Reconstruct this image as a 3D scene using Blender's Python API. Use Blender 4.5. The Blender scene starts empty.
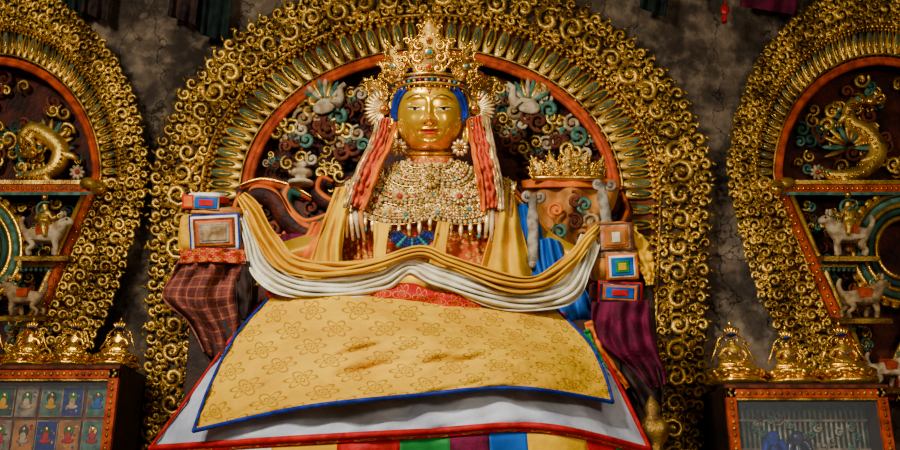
import bpy, math, random
from mathutils import Vector, noise
random.seed(7)
pi=math.pi; sin=math.sin; cos=math.cos
T=math.radians(18); CAM=Vector((0,-9,1.6)); F=900
FW=Vector((0,cos(T),sin(T))); UP=Vector((0,-sin(T),cos(T))); RX=Vector((1,0,0))
def P(px,py,y):
    d=FW*F+RX*(px-450)+UP*(225-py)
    return CAM+d*((y+9)/d.y)
def kat(C): return (C-CAM).dot(FW)/F
def PF(y0,k=.009):            # plane-like frame: (px, py, d)
    return lambda u,v,d:P(u,v,y0-d*k)
def frame(C,k,R=RX,U=UP,D=-FW):
    return lambda u,v,d:C+(R*u+U*v+D*d)*k
def lerp(a,b,t): return a+(b-a)*t
def tab(t,pts):
    if t<=pts[0][0]: return pts[0][1]
    for (a,b),(c,d) in zip(pts,pts[1:]):
        if t<=c: return b+(d-b)*(t-a)/(c-a)
    return pts[-1][1]
# ---------------------------------------------------------------- materials
def newmat(name):
    m=bpy.data.materials.new(name); m.use_nodes=True
    nt=m.node_tree; return m,nt,nt.nodes['Principled BSDF']
def mth(nt,op,a,b=0.0,c=None):
    n=nt.nodes.new('ShaderNodeMath'); n.operation=op
    for i,x in enumerate((a,b) if c is None else (a,b,c)):
        if isinstance(x,(int,float)): n.inputs[i].default_value=x
        else: nt.links.new(x,n.inputs[i])
    return n.outputs[0]
def mixc(nt,f,a,b):
    n=nt.nodes.new('ShaderNodeMix'); n.data_type='RGBA'
    for s,x in ((n.inputs[0],f),(n.inputs[6],a),(n.inputs[7],b)):
        if isinstance(x,(int,float)): s.default_value=x
        elif isinstance(x,tuple): s.default_value=(*x[:3],1)
        else: nt.links.new(x,s)
    return n.outputs[2]
def noi(nt,scale,detail=4,vec=None,rough=.55):
    n=nt.nodes.new('ShaderNodeTexNoise'); n.inputs['Scale'].default_value=scale
    n.inputs['Detail'].default_value=detail; n.inputs['Roughness'].default_value=rough
    if vec is None:
        tc=nt.nodes.new('ShaderNodeTexCoord'); vec=tc.outputs['Object']
    nt.links.new(vec,n.inputs['Vector']); return n.outputs[0]
def rng(nt,x,a,b):
    n=nt.nodes.new('ShaderNodeMapRange'); n.inputs[1].default_value=a; n.inputs[2].default_value=b
    nt.links.new(x,n.inputs[0]); return n.outputs[0]
def bump(nt,bs,h,s,dist=.02):
    n=nt.nodes.new('ShaderNodeBump'); n.inputs['Strength'].default_value=s; n.inputs['Distance'].default_value=dist
    nt.links.new(h,n.inputs['Height']); nt.links.new(n.outputs[0],bs.inputs['Normal'])
def M(name,col,rough=.5,metal=0,col2=None,ns=6,bs=0,bsc=40,lo=.4,hi=.62,spec=None):
    m,nt,b=newmat(name)
    b.inputs['Roughness'].default_value=rough; b.inputs['Metallic'].default_value=metal
    if spec is None: spec=.5 if (metal>.2 or rough<.38) else .12
    b.inputs['Specular IOR Level'].default_value=spec
    if col2 is None: col2=tuple(c*.7 for c in col)
    f=rng(nt,noi(nt,ns),lo,hi)
    nt.links.new(mixc(nt,f,col2,col),b.inputs['Base Color'])
    if bs: bump(nt,b,noi(nt,bsc,3),bs)
    return m
def uvs(nt):
    tc=nt.nodes.new('ShaderNodeTexCoord'); s=nt.nodes.new('ShaderNodeSeparateXYZ')
    nt.links.new(tc.outputs['UV'],s.inputs[0]); return s.outputs[0],s.outputs[1]
def motif_mat(name,base,dark,nu,nv,col2=None,rough=.5,asp=1.0,size=.26,third=None,lw=.022):
    m,nt,b=newmat(name); b.inputs['Roughness'].default_value=rough; b.inputs['Specular IOR Level'].default_value=.08
    u,v=uvs(nt)
    U=mth(nt,'MULTIPLY',u,nu); V=mth(nt,'MULTIPLY',v,nv)
    row=mth(nt,'FLOOR',V); off=mth(nt,'MULTIPLY',mth(nt,'MODULO',row,2.0),.5)
    cx=mth(nt,'SUBTRACT',mth(nt,'FRACT',mth(nt,'ADD',U,off)),.5)
    cy=mth(nt,'MULTIPLY',mth(nt,'SUBTRACT',mth(nt,'FRACT',V),.5),asp)
    r=mth(nt,'SQRT',mth(nt,'ADD',mth(nt,'MULTIPLY',cx,cx),mth(nt,'MULTIPLY',cy,cy)))
    th=mth(nt,'ARCTAN2',cy,cx)
    c4=mth(nt,'ABSOLUTE',mth(nt,'COSINE',mth(nt,'MULTIPLY',th,3.0)))
    R=mth(nt,'MULTIPLY',mth(nt,'ADD',mth(nt,'MULTIPLY',c4,.75),.55),size*.7)
    ln=mth(nt,'LESS_THAN',mth(nt,'ABSOLUTE',mth(nt,'SUBTRACT',r,R)),lw)
    R2=mth(nt,'MULTIPLY',mth(nt,'ADD',mth(nt,'MULTIPLY',c4,.6),.35),size*.42)
    ln2=mth(nt,'LESS_THAN',mth(nt,'ABSOLUTE',mth(nt,'SUBTRACT',r,R2)),lw*.9)
    ct=mth(nt,'LESS_THAN',r,.03)
    mk=mth(nt,'MAXIMUM',mth(nt,'MAXIMUM',ln,ln2),ct)
    bc=mixc(nt,rng(nt,noi(nt,3),.35,.65),col2 or tuple(c*.85 for c in base),base)
    if third:
        w=nt.nodes.new('ShaderNodeTexVoronoi'); w.inputs['Scale'].default_value=22
        tc=nt.nodes.new('ShaderNodeTexCoord'); nt.links.new(tc.outputs['Object'],w.inputs['Vector'])
        bc=mixc(nt,mth(nt,'LESS_THAN',w.outputs[0],.35),bc,third)
    nt.links.new(mixc(nt,mth(nt,'MULTIPLY',mk,.8),bc,dark),b.inputs['Base Color'])
    bump(nt,b,noi(nt,9,5),.7,.04)
    return m
def plaid(name,base,l1,l2,n):
    m,nt,b=newmat(name); b.inputs['Roughness'].default_value=.85; b.inputs['Specular IOR Level'].default_value=.1
    u,v=uvs(nt)
    c=mixc(nt,rng(nt,noi(nt,8),.4,.6),tuple(x*.55 for x in base),base)
    for ax,k in ((u,n),(v,n*1.2)):
        fr=mth(nt,'FRACT',mth(nt,'MULTIPLY',ax,k))
        c=mixc(nt,mth(nt,'MULTIPLY',mth(nt,'LESS_THAN',fr,.16),.7),c,l1)
        c=mixc(nt,mth(nt,'MULTIPLY',mth(nt,'LESS_THAN',mth(nt,'ABSOLUTE',mth(nt,'SUBTRACT',fr,.5)),.05),.7),c,l2)
    nt.links.new(c,b.inputs['Base Color']); bump(nt,b,noi(nt,50,3),.5)
    return m
GOLD=M('gold_leaf',(1,.58,.05),.27,.88,(.55,.26,.02),9,.2,40)
GFACE=M('polished_gold',(1,.56,.015),.24,.72,(.93,.48,.01),3)
MG=M('worn_gold',(.92,.56,.07),.36,.78,(.25,.12,.015),3.2,.35,55,.38,.6)
GOLD2=M('aged_gold',(.58,.34,.045),.42,.75,(.15,.07,.01),5,.4,60)
GPALE=M('pale_gilt_silver',(1,.72,.28),.33,.6,(.50,.30,.07),14,.2,60)
GDARK=M('dark_gilt_ground',(.08,.038,.008),.65,.3,(.022,.012,.004),10,.6,50)
TEAL=M('teal_paint',(.02,.075,.05),.6,0,(.01,.03,.02),8,.3,50)
TEAL2=M('pale_teal_paint',(.09,.21,.15),.6,0,(.03,.09,.06),12,.3,50)
CREAM=M('cream_paint',(.58,.46,.27),.6,0,(.26,.17,.08),12,.2,50)
CREAMD=M('dull_cream_paint',(.42,.28,.13),.6,.1,(.16,.09,.035),12,.2,50)
DARK=M('dark_red_lacquer',(.075,.014,.006),.5,0,(.02,.006,.004),4,.8,25)
ORANGE=M('orange_lacquer',(.55,.065,.006),.45,0,(.26,.028,.004),10,.3,60)
RED=M('red_silk',(.52,.006,.006),.5,0,(.30,.005,.005),10,.3,30)
PINK=M('salmon_ribbon',(.66,.09,.025),.6,0,(.34,.028,.01),18,.4,60)
YEL=M('yellow_silk_plain',(.74,.41,.0),.6,0,(.55,.26,.0),3,.4,14,spec=.03)
WHITE=M('white_satin',(.48,.51,.58),.5,0,(.30,.32,.40),4,.6,10)
CREAMS=M('cream_silk_scarf',(.78,.74,.58),.5,0,(.55,.48,.30),5,.5,14)
BLUE=M('blue_ribbon',(.008,.025,.24),.5,0,(.006,.014,.12),20)
NAVY=M('navy_bead',(.012,.015,.05),.25,0)
MAROON=M('maroon_wool',(.13,.006,.034),.8,0,(.06,.005,.015),8,.5,40)
BROWN=M('brown_paint',(.17,.04,.016),.7,0,(.07,.018,.008),9,.6,40)
PLAID=plaid('plaid_wool',(.16,.036,.02),(.28,.09,.05),(.04,.02,.03),9)
GREEN=M('green_silk',(.012,.22,.035),.5)
BLUS=M('royal_blue_silk',(.003,.09,.42),.5)
TAN=M('tan_silk',(.50,.19,.03),.55,0,(.24,.08,.015),5,.4,15)
OSILK=M('orange_silk',(.70,.14,.005),.5,0,(.42,.065,.004),5,.4,15)
CORAL=M('coral_bead',(.5,.012,.008),.3)
TURQ=M('turquoise_bead',(.012,.25,.23),.3)
BLACK=M('black_paint',(.006,.005,.005),.4)
EYEW=M('eye_white',(.80,.68,.42),.4,0,(.80,.68,.42))
LIP=M('lip_red',(.50,.03,.008),.4,0,(.42,.022,.006))
WOOD=M('dark_wood',(.035,.015,.008),.6,0,(.014,.008,.005),5,.4,20)
GREYC=M('grey_carving',(.34,.28,.20),.6,0,(.14,.11,.07),12,.4,40)
DUSK=M('shaded_green_cloth',(.014,.024,.02),.9,0,(.006,.010,.009),6,.5,20)  # green darkened so the wall hangings look shadowed
DUSK2=M('dark_brown_cloth',(.045,.024,.018),.9,0,(.014,.009,.008),6,.5,20)  # dark brown; on the wall hangings the shade is put into the colour
YBRO=motif_mat('yellow_brocade',(.72,.40,.0),(.26,.105,.0),8.5,7.5,(.58,.28,.0),.65,asp=.62,size=.34,lw=.028)
SBRO=motif_mat('salmon_brocade',(.60,.08,.015),(.75,.40,.05),9,8,(.40,.035,.01),size=.4,third=(.66,.32,.05))
RBRO=motif_mat('red_brocade',(.42,.006,.006),(.62,.26,.03),14,1,(.26,.005,.005),size=.5)
CUSH=motif_mat('yellow_gold_brocade',(.74,.37,.003),(.52,.19,.003),4,3,size=.4)
RB2=motif_mat('red_gold_brocade',(.36,.014,.01),(.65,.28,.03),5,2,size=.5,lw=.04)
# ---------------------------------------------------------------- mesh builder
class MB:
    def __init__(s): s.v=[];s.f=[];s.m=[];s.s=[];s.uv=[];s.mats=[]
    def mi(s,m):
        if m not in s.mats: s.mats.append(m)
        return s.mats.index(m)
    def grid(s,fn,nu,nv,mat,closed=False,smooth=True):
        i0=len(s.v); mi=s.mi(mat)
        for j in range(nv+1):
            for i in range(nu+1):
                s.v.append(fn(i/nu,j/nv)); s.uv.append((i/nu,j/nv))
        for j in range(nv):
            for i in range(nu):
                a=i0+j*(nu+1)+i
                s.f.append((a,a+1,a+nu+2,a+nu+1)); s.m.append(mi); s.s.append(smooth)
    def tube(s,pts,rad,mat,seg=6,N=Vector((0,-1,0))):
        n=len(pts); i0=len(s.v); mi=s.mi(mat)
        for i,p in enumerate(pts):
            t=(pts[min(i+1,n-1)]-pts[max(i-1,0)]).normalized()
            b=t.cross(N)
            if b.length<.1: b=t.cross(Vector((1,0,0)))
            b.normalize(); c=b.cross(t)
            r=rad[i] if isinstance(rad,list) else rad
            for k in range(seg):
                a=2*pi*k/seg; s.v.append(p+b*(cos(a)*r)+c*(sin(a)*r)); s.uv.append((i/n,k/seg))
        for i in range(n-1):
            for k in range(seg):
                a=i0+i*seg+k; b2=i0+i*seg+(k+1)%seg
                s.f.append((a,b2,b2+seg,a+seg)); s.m.append(mi); s.s.append(True)
        s.f.append(tuple(range(i0,i0+seg))); s.m.append(mi); s.s.append(True)
        s.f.append(tuple(range(i0+(n-1)*seg,i0+n*seg))); s.m.append(mi); s.s.append(True)
    def ell(s,f,u,v,d,ru,rv,rd,mat,seg=8,rg=5,rot=0):
        i0=len(s.v); mi=s.mi(mat); cr,sr=cos(rot),sin(rot)
        for j in range(rg+1):
            la=-pi/2+pi*j/rg
            for i in range(seg):
                lo=2*pi*i/seg
                a=ru*cos(la)*cos(lo); b=rv*cos(la)*sin(lo); c=rd*sin(la)
                s.v.append(f(u+a*cr-b*sr,v+a*sr+b*cr,d+c)); s.uv.append((0,0))
        for j in range(rg):
            for i in range(seg):
                a=i0+j*seg+i; b=i0+j*seg+(i+1)%seg
                s.f.append((a,b,b+seg,a+seg)); s.m.append(mi); s.s.append(True)
    def box(s,f,u0,u1,v0,v1,d0,d1,mat):
        i0=len(s.v); mi=s.mi(mat)
        for d in (d0,d1):
            for v in (v0,v1):
                for u in (u0,u1): s.v.append(f(u,v,d)); s.uv.append(((u-u0)/(u1-u0+1e-9),(v-v0)/(v1-v0+1e-9)))
        for q in ((0,1,3,2),(4,6,7,5),(0,4,5,1),(2,3,7,6),(0,2,6,4),(1,5,7,3)):
            s.f.append(tuple(i0+x for x in q)); s.m.append(mi); s.s.append(False)
    def soft(s,f,u0,u1,v0,v1,d0,d1,mat,e=.32,wr=1.0,seg=48,rg=28,skew=0):
        i0=len(s.v); mi=s.mi(mat); a,b,c=(u1-u0)/2,(v1-v0)/2,(d1-d0)/2
        sp=lambda x:math.copysign(abs(x)**e,x)
        for j in range(rg+1):
            la=-pi/2+pi*j/rg
            for i in range(seg):
                lo=2*pi*i/seg
                x=sp(cos(la))*sp(cos(lo)); z=sp(cos(la))*sp(sin(lo)); y=sp(sin(la))
                n=noise.noise(Vector((x*a*.12+u0,y*b*.16+v0,z*2)))*wr*3+wr*.8*sin(y*5+x*3+u0)
                s.v.append(f((u0+u1)/2+x*a*(1-.05*y)+skew*y,(v0+v1)/2+y*b+skew*x*.6+n*.35,(d0+d1)/2+z*(c+n)))
                s.uv.append((x*.5+.5,y*.5+.5))
        for j in range(rg):
            for i in range(seg):
                p=i0+j*seg+i; q=i0+j*seg+(i+1)%seg
                s.f.append((p,q,q+seg,p+seg)); s.m.append(mi); s.s.append(True)
    def lathe(s,C,prof,mat,seg=20,lobes=0,la=.1):
        i0=len(s.v); mi=s.mi(mat)
        for r,z in prof:
            for i in range(seg):
                a=2*pi*i/seg; rr=r*(1+la*abs(sin(a*lobes/2)) if lobes else 1)
                s.v.append(C+Vector((rr*cos(a),rr*sin(a),z))); s.uv.append((0,0))
        for j in range(len(prof)-1):
            for i in range(seg):
                a=i0+j*seg+i; b=i0+j*seg+(i+1)%seg
                s.f.append((a,b,b+seg,a+seg)); s.m.append(mi); s.s.append(True)
    def scroll(s,f,cx,cy,R,ang,hand,mat,turns=1.25,th=.2,n=15,lift=1.0,seg=5):
        pts=[];rad=[]; k=(f(cx+1,cy,0)-f(cx,cy,0)).length
        for i in range(n):
            t=i/(n-1); r=R*(1-.86*t)*(1-th)
            a=ang+hand*turns*2*pi*t
            pts.append(f(cx+r*cos(a),cy+r*sin(a),lift*R*.35*t))
            rad.append(k*R*th*(.75+.35*sin(pi*t)) )
        s.tube(pts,rad,mat,seg)
        s.ell(f,cx,cy,lift*R*.35,R*.2,R*.2,R*.25,mat,6,4)
    def rosette(s,f,u,v,d,R,n,mat,cm):
        for i in range(n):
            a=2*pi*i/n
            s.ell(f,u+cos(a)*R*.6,v+sin(a)*R*.6,d,R*.42,R*.24,R*.2,mat,6,4,rot=a)
        s.ell(f,u,v,d+R*.15,R*.3,R*.3,R*.3,cm,8,5)
    def build(s,name,parent=None,solid=0,bev=0,sub=0):
        me=bpy.data.meshes.new(name); me.from_pydata([tuple(x) for x in s.v],[],s.f)
        for m in s.mats: me.materials.append(m)
        me.polygons.foreach_set('material_index',s.m); me.polygons.foreach_set('use_smooth',s.s)
        ul=me.uv_layers.new(name='UVMap'); 
        li=[0]*len(me.loops); me.loops.foreach_get('vertex_index',li)
        fl=[]
        for i in li: fl.extend(s.uv[i])
        ul.data.foreach_set('uv',fl)
        me.update()
        o=bpy.data.objects.new(name,me); bpy.context.collection.objects.link(o)
        if parent: o.parent=parent
        if solid:
            md=o.modifiers.new('sol','SOLIDIFY'); md.thickness=solid; md.offset=0
        if bev:
            md=o.modifiers.new('bev','BEVEL'); md.width=bev; md.segments=3; md.limit_method='ANGLE'
        return o
def empty(name,loc=(0,0,0)):
    o=bpy.data.objects.new(name,None); bpy.context.collection.objects.link(o); o.empty_display_size=.2
    return o
def cr(p,t):
    n=len(p)-1; x=t*n; i=min(int(x),n-1); t=x-i
    a=p[max(i-1,0)];b=p[i];c=p[i+1];d=p[min(i+2,n)]
    return tuple(.5*((2*b[k])+(-a[k]+c[k])*t+(2*a[k]-5*b[k]+4*c[k]-d[k])*t*t+(-a[k]+3*b[k]-3*c[k]+d[k])*t**3) for k in range(len(b)))
def patch(mb,rows,nu,nv,mat,fold=None):
    def fn(u,v):
        q=cr([cr(r,u) for r in rows],v)
        dy=fold(u,v) if fold else 0
        return P(q[0],q[1],q[2]-dy)
    mb.grid(fn,nu,nv,mat)
def ribbon(mb,path,mat,nu=60,nv=10,folds=3,amp=.03,ph=0,wob=.6):
    def fn(u,v):
        q=cr(path,u); e=.004; a=cr(path,max(u-e,0)); b=cr(path,min(u+e,1))
        dx,dy=b[0]-a[0],b[1]-a[1]; L=math.hypot(dx,dy) or 1
        w=q[3]*(v-.5)*2*(1+.12*sin(u*23+v*3+ph)+.10*sin(u*41+v*5)); nx,ny=-dy/L,dx/L
        f=amp*sin(folds*2*pi*v+ph+wob*2*sin(u*9+ph))*(.7+.3*sin(u*11+ph))+amp*.7*(1-(2*v-1)**2)+amp*1.5*noise.noise(Vector((u*16,v*folds*1.5,ph)))
        return P(q[0]+nx*w,q[1]+ny*w,q[2]-f)
    mb.grid(fn,nu,nv,mat)
def skin(name,verts,edges,rad,mat,parent,root=0,sub=2):
    me=bpy.data.meshes.new(name); me.from_pydata([tuple(v) for v in verts],edges,[]); me.materials.append(mat)
    o=bpy.data.objects.new(name,me); bpy.context.collection.objects.link(o); o.parent=parent
    o.modifiers.new('skin','SKIN')
    for i,r in enumerate(rad): me.skin_vertices[0].data[i].radius=(r,r)
    me.skin_vertices[0].data[root].use_root=True
    md=o.modifiers.new('sub','SUBSURF'); md.levels=sub; md.render_levels=sub
    o.modifiers['skin'].use_smooth_shade=True
    return o
# ---------------------------------------------------------------- room
def wallmat():
    m,nt,b=newmat('old_stone_plaster'); b.inputs['Roughness'].default_value=.9; b.inputs['Specular IOR Level'].default_value=.1
    n1=noi(nt,.9,9,None,.65); n2=noi(nt,7,7); n3=noi(nt,2.2,6)
    tc=nt.nodes.new('ShaderNodeTexCoord')
    mp=nt.nodes.new('ShaderNodeMapping'); mp.inputs['Scale'].default_value=(1.1,1,.3); nt.links.new(tc.outputs['Object'],mp.inputs[0])
    v=nt.nodes.new('ShaderNodeTexVoronoi'); v.feature='DISTANCE_TO_EDGE'; v.inputs['Scale'].default_value=1.3
    va=nt.nodes.new('ShaderNodeVectorMath'); va.operation='ADD'
    nn=nt.nodes.new('ShaderNodeTexNoise'); nn.inputs['Scale'].default_value=2; nn.inputs['Detail'].default_value=6; nt.links.new(tc.outputs['Object'],nn.inputs[0])
    nt.links.new(mp.outputs[0],va.inputs[0]); nt.links.new(nn.outputs[1],va.inputs[1]); nt.links.new(va.outputs[0],v.inputs['Vector'])
    crk=rng(nt,v.outputs[0],.0,.008)
    c=mixc(nt,rng(nt,n1,.42,.58),(.024,.018,.013),(.17,.12,.078))
    c=mixc(nt,mth(nt,'MULTIPLY',rng(nt,n2,.48,.64),.6),c,(.27,.20,.13))
    c=mixc(nt,mth(nt,'MULTIPLY',rng(nt,n3,.48,.58),.8),c,(.03,.021,.016))
    c=mixc(nt,mth(nt,'ADD',mth(nt,'MULTIPLY',crk,.5),.5),(.012,.010,.009),c)
    nt.links.new(c,b.inputs['Base Color'])
    bump(nt,b,mth(nt,'ADD',mth(nt,'MULTIPLY',crk,.5),n2),.9,.06)
    return m
WALL=wallmat()
FLOORM=M('stone_floor',(.16,.13,.10),.6,0,(.08,.065,.05),2,.3,10)
idf=lambda u,v,d:Vector((u,v,d))
def slab(name,x0,x1,y0,y1,z0,z1,m):
    b=MB(); b.box(idf,x0,x1,y0,y1,z0,z1,m); return b.build(name)
slab('wall_back',-8.2,8.2,0,.2,0,8.6,WALL)
slab('wall_left',-8.4,-8.2,-11,.2,0,8.6,WALL)
slab('wall_right',8.2,8.4,-11,.2,0,8.6,WALL)
slab('floor',-8.4,8.4,-11,.2,-.2,0,FLOORM)
slab('ceiling',-8.4,8.4,-8.5,.2,8.6,8.8,WOOD)
slab('altar_platform',-8.1,8.1,-3.3,-.01,0,1.4,ORANGE)
# ---------------------------------------------------------------- central mandorla
def cx_at(py): return 431-10*max(0,py-195)/255
def Cpt(t,w):          # t 0..1 bottom-left -> top -> bottom-right
    rx=180+w*99; ry=137+w*86
    S=1360*t
    if S<300:
        py=495-S; return cx_at(py)-rx,py
    if S<1060:
        a=pi*(S-300)/760; return 431-rx*cos(a),195-ry*sin(a)
    py=195+S-1060; return cx_at(py)+rx,py
def mand_build(Pt,length,rootname,rows,petal_n,y0,panel,lo_t=0,small=False):
    E=empty(rootname)
    b=MB()
    prof=[(1.0,-.01,GDARK),(1.0,-.24,GDARK),(.8,-.30,GDARK),(.5,-.28,GDARK),(.46,-.24,BROWN),(.04,-.2,BROWN),(.0,-.2,ORANGE),(-.03,-.05,ORANGE)]
    n=160
    for (w0,ya,_),(w1,yb,mt) in zip(prof,prof[1:]):
        def fn(u,v):
            w=lerp(w0,w1,v); p=Pt(u,w); return P(p[0],p[1],lerp(ya,yb,v))
        b.grid(fn,n,3,mt)
    b.build('carved_frame',E)
    g=MB(); f=PF(y0)
    for (w,R,sp,mt,th,turn,lift,dd,lowonly) in rows:
        N=int(length/sp)
        for i in range(N):
            t=(i+.5)/N; ww=w+random.uniform(-.02,.02)
            if lowonly and lo_t<t<1-lo_t: continue
            p=Pt(t,ww); q=Pt(min(t+.002,1),ww); a=math.atan2(q[1]-p[1],q[0]-p[0])
            ff=lambda u,v,d,dd=dd:P(u,v,y0-(d+dd)*.009)
            h=1 if i%2 else -1
            RR=R*random.uniform(.85,1.15)
            g.scroll(ff,p[0],p[1],RR,a+h*pi/2+random.uniform(-.5,.5),h,mt,turn*random.uniform(.85,1.1),th,13,lift)
            nl=6 if R>11 else (3 if R>7.5 else 2)
            for k in range(nl):
                aa=a+k*2*pi/nl+random.random()
                g.ell(ff,p[0]+cos(aa)*RR*1.02,p[1]+sin(aa)*RR*1.02,1,RR*.36,RR*.15,RR*.22,mt,6,4,rot=aa+.7*h)
    g.build('gilded_scrollwork',E)
    g=MB(); f=PF(y0+.06)
    for i in range(petal_n):
        t=(i+.5)/petal_n
        if not(lo_t<t<1-lo_t): continue
        p=Pt(t,.27); o=Pt(t,.44); ii=Pt(t,.07)
        a=math.atan2(o[1]-ii[1],o[0]-ii[0]); L=math.hypot(o[0]-ii[0],o[1]-ii[1])*.52
        W=length*.86/petal_n*.43
        g.ell(f,p[0],p[1],0,L,W,2.5,MG,10,6,rot=a)
        g.ell(f,p[0]+cos(a)*L*.16,p[1]+sin(a)*L*.16,2.0,L*.62,W*.58,1.3,TEAL2 if i%2 else TEAL,8,4,rot=a)
        g.ell(f,p[0]+cos(a)*L*.1,p[1]+sin(a)*L*.1,3.1,L*.50,W*.28,1.4,GOLD,6,4,rot=a)
        for sg in (1,-1):
            g.ell(f,o[0]-sg*sin(a)*W*.55,o[1]+sg*cos(a)*W*.55,2.5,3,W*.42,2.4,MG,6,4,rot=a)
    nb=int(length/6.5)
    for i in range(nb):
        p=Pt((i+.5)/nb,.478); g.ell(f,p[0],p[1],5,2.4,2.4,2.4,GOLD,6,4)
    for w,mt,r in ((.055,ORANGE,.024 if small else .045),(.12,GOLD2,.014),(.50,GOLD2,.02),(.01,ORANGE,.035)):
        g.tube([f(*Pt(i/200,w),3) for i in range(201)],r,mt,6)
    g.build('lotus_petal_band',E)
    b=MB()
    def fn(u,v):
        p=Pt(u,-.02); c=panel
        return P(lerp(p[0],c[0],v),lerp(p[1],max(p[1],c[1]),v),-.06)
    b.grid(fn,80,6,DARK); b.build('recess_panel',E)
    return E
rowsC=[(.72,15,26,MG,.19,1.45,1.1,0,0),(.96,8.5,13.5,MG,.25,1.1,1,-4,0),(.87,6.5,12,MG,.24,1.1,1,1,0),(.57,7.5,13,MG,.22,1.2,1,-1,0),(.64,4.5,12,GOLD2,.28,1,1,2,0),(.79,5,9,GOLD2,.28,1,1,0,0)]
EC=mand_build(Cpt,1360,'gilded_mandorla',rowsC,88,-.32,(425,195))
def side(cx,s):
    low=[(0,151),(20,149),(55,140),(120,120),(150,106),(230,70)]
    def Pt(t,w):
        S=t*980-490; sg=1 if S>0 else -1; A=abs(S)
        rx=100+w*51; ry=112+w*78
        if A<265:
            a=A/265*pi/2; return cx+s*sg*rx*sin(a),175-ry*cos(a)
        dy=A-265; inn=tab(dy,[(0,100),(20,95),(225,8)]); out=tab(dy,low)
        return cx+s*sg*(inn+(out-inn)*w),175+dy
    return Pt
rowsS=[(.72,9,14,MG,.22,1.3,1,0,0),(.95,6.5,10,MG,.25,1.1,1,-3,0),(.84,5.5,9,MG,.25,1.1,1,0,0),(.55,6,9,MG,.25,1.1,1,-1,0),(.63,4.5,9,GOLD2,.25,1,1,0,0),
  (.36,8.5,13,MG,.23,1.3,1,2,1),(.18,6,9,MG,.25,1.2,1,1,1),(.48,5,8,GOLD2,.25,1.2,1,1,1)]
for cx,s in ((-5,1),(880,-1)):
    E=mand_build(side(cx,s),980,'gilded_mandorla',rowsS,96,-.34,(cx,175),.225,True)
    g=MB(); f=PF(-.28)
    X=lambda d:cx+s*d
    def bx(d0,d1,v0,v1,a,b_,m): g.box(f,min(X(d0),X(d1)),max(X(d0),X(d1)),v0,v1,a,b_,m)
    bx(-112,112,180,184,-8,9,MG); bx(-108,108,184,192,-8,7,ORANGE); bx(-112,112,192,195,-8,9,TEAL2)
    for i in range(44): g.ell(f,X(-105+i*4.9),188,7.5,1.7,2.2,1.5,GOLD,6,4)
    for sg in (1,-1):
        g.tube([f(X(sg*lerp(97,18,t)),lerp(195,372,t),4) for t in (0,.5,1)],.05,ORANGE,8)
        g.tube([f(X(sg*lerp(89,10,t)),lerp(195,372,t),3) for t in (0,.5,1)],.03,MG,8)
        for i in range(22):
            t=(i+.5)/22; g.ell(f,X(sg*lerp(97,18,t)),lerp(195,372,t),9,2,3,2,GOLD,6,4)
        g.ell(f,X(sg*103),187,12,9,8,9,GOLD,14,9); g.ell(f,X(sg*103),187,12,10.5,2.2,10,GOLD2,14,7); g.ell(f,X(sg*93),183,10,9,6,7,GOLD2,10,6)
    for v in (262,322):
        bx(22,lerp(97,18,(v-195)/177)-6,v,v+5,-5,8,GOLD2); 
        for i in range(8): g.ell(f,X(26+i*5),v+7,6,2.3,3,2,TEAL2,6,4)
    g.build('beam_and_pillars',E)
    h=MB(); hx=cx-s*25
    for R,mt,r in ((52,GOLD,.03),(46,TEAL2,.03),(41,GOLD,.03),(35,TEAL,.03),(29,GOLD,.025)):
        h.tube([f(hx+R*sin(a),248-R*1.05*cos(a),2) for a in [pi*2*i/48 for i in range(49)]],r,mt,8)
    for i in range(36):
        a=2*pi*i/36; h.ell(f,hx+57*sin(a),248-59*cos(a),2,5,3,3,MG,6,4,rot=a)
    h.build('halo_ring',E)
    c=MB(); fc=PF(-.14)
    for k in range(80):
        d=random.uniform(-88,88); v=random.uniform(78,174)
        if (d/95)**2+((v-175)/105)**2>.9: continue
        c.scroll(fc,X(d),v,random.uniform(6,11),random.random()*6,random.choice((1,-1)),random.choice((MG,GOLD2,TEAL,BROWN,GOLD2,TEAL2,BROWN,DARK)),1.3,.2)
    path=[(22,176),(40,176),(60,168),(66,150),(52,136),(36,130),(28,142),(36,152)] if s>0 else [(62,168),(45,176),(18,172),(2,152),(12,134),(30,122),(28,104),(8,100)]
    pts=[cr([(p[0],p[1]) for p in path],t/30) for t in range(31)]
    c.tube([fc(X(p[0]),p[1],9) for p in pts],[.01+.085*abs(sin(pi*min(1,i/30*.97+.03)))**.7 for i in range(31)],MG,10)
    for i in range(1,30):
        nx=6.5*sin(pi*i/30)
        c.ell(fc,X(pts[i][0])+random.uniform(-1,1),pts[i][1]-nx,12,2.6,4.4,3,TEAL2 if i%2 else GOLD,6,4)
        c.ell(fc,X(pts[i][0]),pts[i][1]+1,17,2.4,1.8,2,GOLD,6,4)
    for i,dx,dy in ((6,8,16),(12,16,6),(20,-12,14),(24,10,12)):
        p0=pts[i]; q=(p0[0]+dx*.6,p0[1]+dy*.5); r_=(p0[0]+dx,p0[1]+dy)
        c.tube([fc(X(p0[0]),p0[1],12),fc(X(q[0])+2,q[1],15),fc(X(r_[0]),r_[1],14)],[.05,.035,.02],MG,8)
        for a in range(3): c.ell(fc,X(r_[0]-2+2.5*a),r_[1]+2,15,1,3,1.2,GOLD,5,4,rot=.3*(a-1))
    hd=path[-1]
    c.ell(fc,X(hd[0]),hd[1],16,7,6,7,GOLD,10,7); c.ell(fc,X(hd[0]-8),hd[1]+2,16,6,3,4,GOLD,8,5); c.ell(fc,X(hd[0]-3),hd[1]-3,22,1.5,1.5,1.5,CREAM,6,4)
    for a in range(7): c.scroll(fc,X(hd[0]+10*cos(a*.9+.6)),hd[1]+9*sin(a*.9+.6),6.5,a,1,(GOLD,GOLD,TEAL2)[a%3],1.2,.25)
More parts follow.
